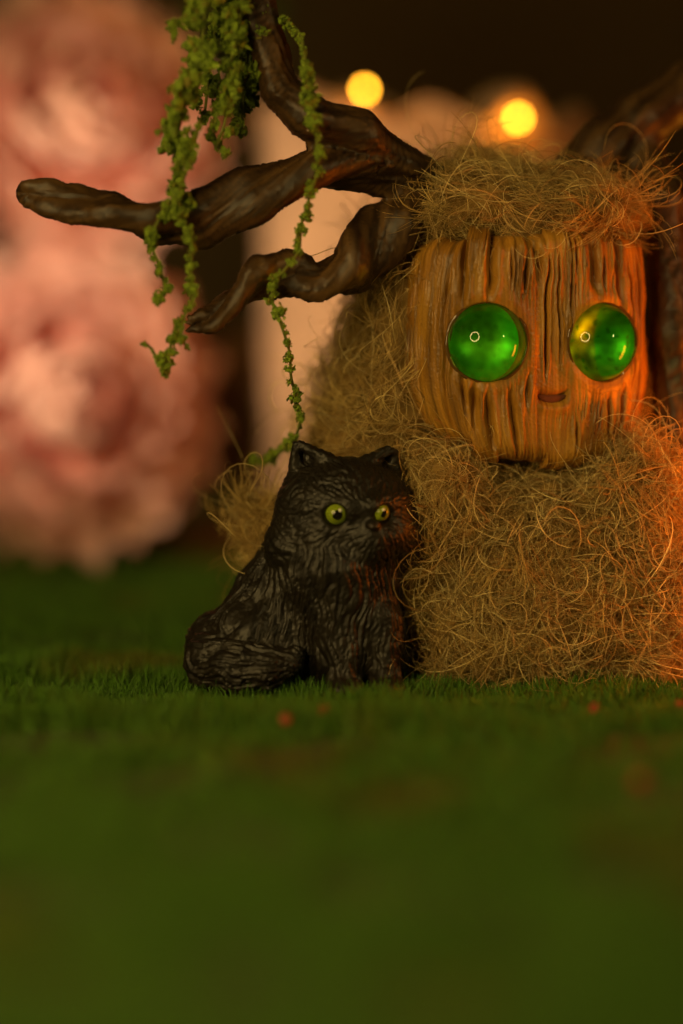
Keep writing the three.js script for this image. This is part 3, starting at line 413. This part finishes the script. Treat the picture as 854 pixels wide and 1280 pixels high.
// ---------------------------------------------------------------- cat
{
  const { f, head, tail, legs, tailPts, noseP, eyeAt } = catSDF, base = [at(400, 870, -0.4)[0], 0, -0.4];
  const eyes = eyeAt.map(([px, py, r]) => { const p = hit(f, px, py), n = grad(f, p); return { p, n, r }; });
  const field = (x, y, z) => { let d = f(x, y, z); for (const e of eyes) { const q = Math.hypot(x - e.p[0], y - e.p[1], z - e.p[2]) - e.r * 1.12, k = 0.06, a = -q, h = Math.max(k - Math.abs(d - a), 0) / k; d = Math.max(d, a) + h * h * k * 0.25; } return d; };
  const lo = at(225, 885, 0), hi = at(535, 540, 0), g = nets(field, [lo[0], -0.1, -2.5], [hi[0] + 0.1, hi[1] + 0.1, 1.0], 0.0225);
  const ridge = (n) => Math.sqrt(Math.abs(n) + 0.004) - 0.42;
  const seg = tailPts.slice(1).map((p, i) => ({ a: tailPts[i][0], b: p[0], f: cone(tailPts[i][0], tailPts[i][1], p[0], p[1]) }));
  displace(g, (x, y, z) => {
    const dh = head(x, y, z), dt = tail(x, y, z), db = Math.min(catSDF.body(x, y, z), legs(x, y, z)), wx = N(x * 1.7, y * 1.5, z * 1.7), wy = N(x * 1.7 + 7, y * 1.5, z * 1.7);
    let near = 9; for (const e of eyes) near = Math.min(near, Math.hypot(x - e.p[0], y - e.p[1], z - e.p[2]) / e.r);
    const calm = sstep(1.05, 1.7, near) * sstep(0.12, 0.3, Math.hypot(x - noseP[0], y - noseP[1], z - noseP[2]));
    // body: locks that fall and wave
    const ang = Math.atan2(x - base[0] - 0.2, z + 0.9) * 1.05, u = ang * 12 + wx * 1.3 + 0.75 * N(x * 2.6, y * 2.6, z * 2.6) + 0.25 * N(x * 6, y * 5, z * 6), bodyH = 0.070 * ridge(N(u, y * 0.75 + wy, 1)) + 0.052 * ridge(N(u * 2.1, y * 1.3, 5)) + 0.03 * N(x * 2.2, y * 2.2, z * 2.2);
    // head: tufts that run out from the nose
    const qx = x - noseP[0], qy = y - noseP[1] - 0.05, qz = z - noseP[2], r = Math.hypot(qx, qy, qz), th = Math.atan2(qy, qx * 0.95 - qz * 0.4) + wx * 0.35, F = 9 + 2.4 * r, headH = 0.034 * ridge(N(Math.cos(th) * F, Math.sin(th) * F, r * 3.4)) + 0.028 * ridge(N(Math.cos(th) * F * 1.9, Math.sin(th) * F * 1.9, r * 5 + 5));
    let tailH = 0; if (dt < 0.15) { let best = seg[0], bd = 9; for (const s of seg) { const d = s.f(x, y, z); if (d < bd) { bd = d; best = s; } } const d = [best.b[0] - best.a[0], best.b[1] - best.a[1], best.b[2] - best.a[2]], L = Math.hypot(...d), a2 = Math.atan2(y - best.a[1], (z - best.a[2]) * 0.8 - (x - best.a[0]) * 0.3), s = ((x - best.a[0]) * d[0] + (y - best.a[1]) * d[1] + (z - best.a[2]) * d[2]) / L; tailH = 0.08 * ridge(N(a2 * 5 + wx * 2 + 0.6 * N(x * 4, y * 4, z * 4), s * 0.9, 3)) + 0.04 * N(x * 3, y * 3, z * 3) + 0.05 * ridge(N(a2 * 10, s * 2 + wy, 7)); }
    const wh = 1 / (0.02 + Math.max(0, dh)) ** 2, wb = 1 / (0.02 + Math.max(0, db)) ** 2, wt = dt < 0.15 ? 1 / (0.02 + Math.max(0, dt)) ** 2 : 0;
    return calm * (headH * wh + bodyH * wb + tailH * wt) / (wh + wb + wt) + 0.008 * N(x * 24, y * 18, z * 24);
  });
  paint(g, (x, y, z) => { const k = 1 + 0.6 * N(x * 5, y * 4, z * 5); return [0.0085 * k, 0.0064 * k, 0.0036 * k]; });
  const cat = thing('cat_figurine', base, 'glossy black long-haired cat figurine with green eyes sitting on the grass against the creature', 'cat figurine');
  part('cat_body', g, phys([1, 1, 1], 0.44, { vertexColors: true, specularIntensity: 0.85 }), cat);
  const nose = new THREE.SphereGeometry(1, 20, 14); nose.scale(0.085, 0.055, 0.06); nose.translate(...catSDF.noseP); nose.translate(0, -0.02, 0.05); part('nose', nose, phys([0.022, 0.015, 0.010], 0.3), cat);
  eyes.forEach((e, i) => {
    // the eyeball is sunk in its socket; iris and pupil are discs bent round it
    const look = V([e.n[0] * 0.5 + 0.18, e.n[1] * 0.3 + 0.02, 1]).normalize(), q = new THREE.Quaternion().setFromUnitVectors(new THREE.Vector3(0, 1, 0), look), c = V(e.p).addScaledVector(V(e.n), -e.r * 0.74);
    const cap = (r, a) => { const s = new THREE.SphereGeometry(r, 28, 16, 0, Math.PI * 2, 0, a); s.applyQuaternion(q); s.translate(c.x, c.y, c.z); return s; };
    const ball = part('eye', cap(e.r * 1.12, 1.9), phys([0.20, 0.27, 0.014], 0.12, { clearcoat: 1, clearcoatRoughness: 0.04 }), cat);
    const pg = new THREE.SphereGeometry(e.r * 1.135, 24, 10, 0, Math.PI * 2, 0, 0.47); if (i) pg.scale(0.85, 1, 1); pg.applyQuaternion(q); pg.translate(c.x, c.y, c.z);
    part('pupil', pg, phys([0.006, 0.005, 0.003], 0.1, { clearcoat: 1 }), ball);
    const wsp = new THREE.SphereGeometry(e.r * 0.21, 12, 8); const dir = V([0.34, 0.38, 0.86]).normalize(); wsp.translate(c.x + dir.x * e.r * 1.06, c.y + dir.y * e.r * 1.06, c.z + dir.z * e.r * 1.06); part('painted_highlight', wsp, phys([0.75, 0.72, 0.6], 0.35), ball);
  });
}

// ---------------------------------------------------------------- hanging moss
const tufts = [1, 2, 3, 4, 5].map((seed) => {
  const R = rng(seed * 97), list = [];
  for (let i = 0; i < 44; i++) {
    const s = 0.15 + 0.20 * R(), g = new THREE.IcosahedronGeometry(s * 1.12, 0), p = g.attributes.position, o = R() * 40;
    for (let k = 0; k < p.count; k++) { const x = p.getX(k), y = p.getY(k), z = p.getZ(k), h = 1 + 1.8 * N(x * 7 + o, y * 7, z * 7); p.setXYZ(k, x * h * 1.3, y * h * 0.55, z * h * 0.9); }
    g.computeVertexNormals(); g.rotateX(R() * 6); g.rotateZ(R() * 6); const a = R() * 6.283, b = Math.acos(2 * R() - 1), r = 0.2 + 0.9 * R(); g.translate(Math.sin(b) * Math.cos(a) * r, Math.cos(b) * r, Math.sin(b) * Math.sin(a) * r * 0.8);
    const k = 0.6 + 0.8 * R(), dry = R() < 0.12 ? 0.6 : 0; paint(g, (x, y, z) => { const q = k * (1 + 0.5 * N(x * 5, y * 5, z * 5)); return [mix(0.150, 0.18, dry) * q, mix(0.225, 0.12, dry) * q, 0.010 * q]; }); list.push(g);
  }
  const g = mergeGeometries(list); g.scale(CM, CM, CM); return g;
});
const mossMat = std([1, 1, 1], 0.85, { vertexColors: true });
const stemMat = std([0.12, 0.14, 0.012], 0.85);
function mossStrand(name, label, runs, seed, group) {
  const R = rng(seed); const t = thing(name, runs[0].pts[0], label, 'moss', group); let n = 0;
  for (const run of runs) {
    const curve = new THREE.CatmullRomCurve3(run.pts.map(V)), L = curve.getLength();
    part('stem', new THREE.TubeGeometry(curve, Math.ceil(L * 8), 0.022, 5), stemMat, t);
    const count = Math.round(L / run.step);
    for (let i = 0; i < count; i++) {
      const p = curve.getPointAt(clamp((i + 0.2 + 0.6 * R()) / count, 0, 1)), s = run.size * (0.45 + 1.15 * R() * R() + 0.25 * R()), o = run.spread;
      const q = new THREE.Quaternion().setFromEuler(new THREE.Euler(R() * 6, R() * 6, R() * 6));
      piece('tuft', tufts[n++ % 5], mossMat, t, [p.x + (R() - 0.5) * o, p.y + (R() - 0.5) * o, p.z + (R() - 0.5) * o], q, [s, s * (0.7 + 0.5 * R()), s]);
    }
  }
}
{
  const path = (list, z) => list.map(([x, y, dz = 0]) => at(x, y, z + dz));
  mossStrand('hanging_moss', 'thick clump of green moss hanging beside the upper branch, its trails over the left branch', [
    { pts: path([[262, -40], [255, 30], [248, 80], [232, 130], [222, 170], [228, 210], [222, 250]], 0.25), step: 0.082, size: 0.135, spread: 0.32 },
    { pts: path([[300, -40], [296, 40], [285, 100], [282, 150], [270, 185]], 0.0), step: 0.082, size: 0.135, spread: 0.32 },
    { pts: path([[322, -40], [312, 50], [306, 110], [300, 160]], -0.5), step: 0.082, size: 0.135, spread: 0.34 },
    { pts: path([[285, -40], [270, 30], [262, 90], [256, 145]], -0.5), step: 0.082, size: 0.135, spread: 0.34 },
    { pts: path([[245, -40], [238, 10], [222, 30], [216, 55]], 0.2), step: 0.11, size: 0.10, spread: 0.12 },
    { pts: path([[240, 120], [215, 140], [205, 165], [212, 190]], 0.35), step: 0.11, size: 0.09, spread: 0.16 },
    { pts: path([[250, 150], [238, 200], [222, 240], [205, 265], [188, 300], [200, 330], [206, 360], [200, 380]], 0.35), step: 0.11, size: 0.088, spread: 0.1 },
    { pts: path([[222, 240], [226, 270], [238, 300], [240, 325], [236, 350], [240, 375], [228, 400], [214, 430], [208, 466]], 0.4), step: 0.10, size: 0.088, spread: 0.1 },
    { pts: path([[210, 470], [196, 448], [186, 432], [175, 430]], 0.4), step: 0.13, size: 0.07, spread: 0.04 },
    { pts: path([[214, 425], [228, 425], [238, 438]], 0.4), step: 0.11, size: 0.06, spread: 0.04 }], 81);
  mossStrand('moss_garland', 'thin trailing green moss strand draped over the antler fork and hanging down to the cat', [
    { pts: path([[350, 20, -0.5], [372, 38, -0.4], [382, 76, 0], [386, 112, 0.2]], 0), step: 0.13, size: 0.085, spread: 0.1 },
    { pts: path([[386, 112, 0.2], [393, 150, 0.25], [397, 190, 0.2], [394, 225, 0.15], [386, 250, 0.1], [376, 285, 0], [374, 312, 0.15], [358, 335, 0.2], [344, 352, 0.15], [340, 375, 0], [350, 402, 0], [362, 440, -0.2], [364, 470, -0.4], [372, 505, -0.7], [375, 530, -0.9], [358, 560, -1.5], [335, 572, -2.1], [316, 580, -2.8]], 0), step: 0.115, size: 0.086, spread: 0.11 }], 82);
}

// ---------------------------------------------------------------- red scraps on the grass
{
  const R = rng(91);
  const scrap = (seed) => { const r = rng(seed), g = new THREE.SphereGeometry(1, 10, 8); g.scale(0.085, 0.03, 0.075); displace(g, (x, y, z) => 0.025 * N(x * 14 + seed, y * 10, z * 14)); g.translate(0, 0, 0); const p = g.attributes.position; for (let i = 0; i < p.count; i++) p.setY(i, p.getY(i) + 5 * p.getX(i) ** 2); g.computeVertexNormals(); g.scale(CM, CM, CM); return g; };
  const red = std([0.30, 0.028, 0.010], 0.6);
  for (const [px, py, s, label] of [[405, 888, 1.1, 'small red scrap on the grass just below the paws of the cat'], [357, 900, 1.0, 'dull red scrap on the grass in front of the cat\'s tail'], [742, 886, 0.8, 'small red scrap on the grass before the middle of the creature\'s base'], [850, 880, 0.9, 'red scrap on the grass at the right edge of the photo'], [800, 975, 1.2, 'blurred reddish scrap in the foreground grass at the right']]) {
    const r = ray(px, py), k = (0.2 - EYE[1]) / r[1], p = [r[0] * k, 0.2, EYE[2] + r[2] * k];
    const m = piece('red_scrap', scrap(px), red, scene, p, new THREE.Quaternion().setFromEuler(new THREE.Euler(0.5 + R() * 0.6, R() * 6, R() * 0.6)), s); m.name = numbered('red_scrap'); tag(m, label, 'scrap', 'red scraps lying on the turf');
  }
}

// ---------------------------------------------------------------- lamps outside the frame, where the eyes mirror them
{
  const t = thing('ring_lamp', KEY.at, 'warm white ring lamp standing before the scene at the left', 'lamp'), dir = V([2, 4.5, -0.5]).sub(V(KEY.at)).normalize(), q = new THREE.Quaternion().setFromUnitVectors(new THREE.Vector3(0, 0, 1), dir);
  const g = new THREE.TorusGeometry(8.6, 0.85, 16, 72); g.applyQuaternion(q); g.translate(...KEY.at); part('glowing_ring', g, lampMat(KEY.color, KEY.glow), t);
  const h = new THREE.TorusGeometry(8.6, 1.5, 12, 72, Math.PI * 2); h.translate(0, 0, -2.6); h.applyQuaternion(q); h.translate(...KEY.at); part('ring_housing', h, std([0.02, 0.02, 0.02], 0.5), t);
  for (let i = 0; i < 12; i++) { const a = i / 12 * Math.PI * 2, p = new THREE.Vector3(8.6 * Math.cos(a), 8.6 * Math.sin(a), 0).applyQuaternion(q).add(V(KEY.at)); pointLight([p.x, p.y, p.z], KEY.color, KEY.power / 12, 0.6, t); }
  const f = thing('side_lamp', SIDE.at, 'lamp with an added hood outside the frame at the left, turned to the pink flowers', 'lamp'), fd = V(SIDE.to).sub(V(SIDE.at)).normalize(), fq = new THREE.Quaternion().setFromUnitVectors(new THREE.Vector3(0, 1, 0), fd);
  const added_hood = new THREE.LatheGeometry([[0.01, -1.5], [0.5, -1.45], [0.9, -0.9], [1.3, 0.5], [1.24, 0.5], [0.84, -0.85], [0.45, -1.3], [0.01, -1.35]].map((p) => new THREE.Vector2(...p)), 32); added_hood.applyQuaternion(fq); added_hood.translate(...SIDE.at); part('added_hood', added_hood, std([0.02, 0.02, 0.02], 0.6, { side: THREE.DoubleSide }), f);  // opaque shield added to keep this light off the antlers and the cat
  const disc = new THREE.CylinderGeometry(0.8, 0.8, 0.1, 32); disc.translate(0, -0.75, 0); disc.applyQuaternion(fq); disc.translate(...SIDE.at); part('bulb', disc, lampMat(SIDE.color, SIDE.glow), f);
  const spot = new THREE.SpotLight(new THREE.Color().setRGB(...SIDE.color), SIDE.power, 0, 0.56, 0.7, 2); spot.position.set(0, 0, 0); spot.castShadow = true; spot.shadow.radius = 0.35; f.add(spot); f.add(spot.target); spot.target.position.copy(fd).multiplyScalar(0.1);
  const o = thing('orange_lamp', [ORANGE.at[0], 0, ORANGE.at[2]], 'small orange lamp on the grass right beside the creature', 'lamp');
  const og = new THREE.CapsuleGeometry(0.42, 2.4, 8, 20); og.translate(...ORANGE.at); part('glowing_tube', og, lampMat([1, 0.24, 0.012], ORANGE.glow), o);
  const ob = new THREE.CylinderGeometry(0.6, 0.75, ORANGE.at[1] - 1.3, 24); ob.translate(ORANGE.at[0], (ORANGE.at[1] - 1.3) / 2, ORANGE.at[2]); part('lamp_base', ob, std([0.03, 0.02, 0.01], 0.6), o);
  for (const dy of [-0.6, 0, 0.6]) pointLight([ORANGE.at[0], ORANGE.at[1] + dy, ORANGE.at[2]], ORANGE.color, ORANGE.power / 3, 0.4, o);
  const s = thing('small_lamp', SMALL.at, 'small warm lamp standing before the scene at the right', 'lamp');
  const sg = new THREE.SphereGeometry(0.55, 20, 14); sg.translate(...SMALL.at); part('bulb', sg, lampMat(SMALL.color, SMALL.glow), s);
  const ss = new THREE.CylinderGeometry(0.25, 0.8, SMALL.at[1] - 0.6, 16); ss.translate(SMALL.at[0], (SMALL.at[1] - 0.6) / 2, SMALL.at[2]); part('lamp_stand', ss, std([0.03, 0.03, 0.03], 0.5), s);
  pointLight(SMALL.at, SMALL.color, SMALL.power, 0.5, s);
}
renderer.render(scene, camera);
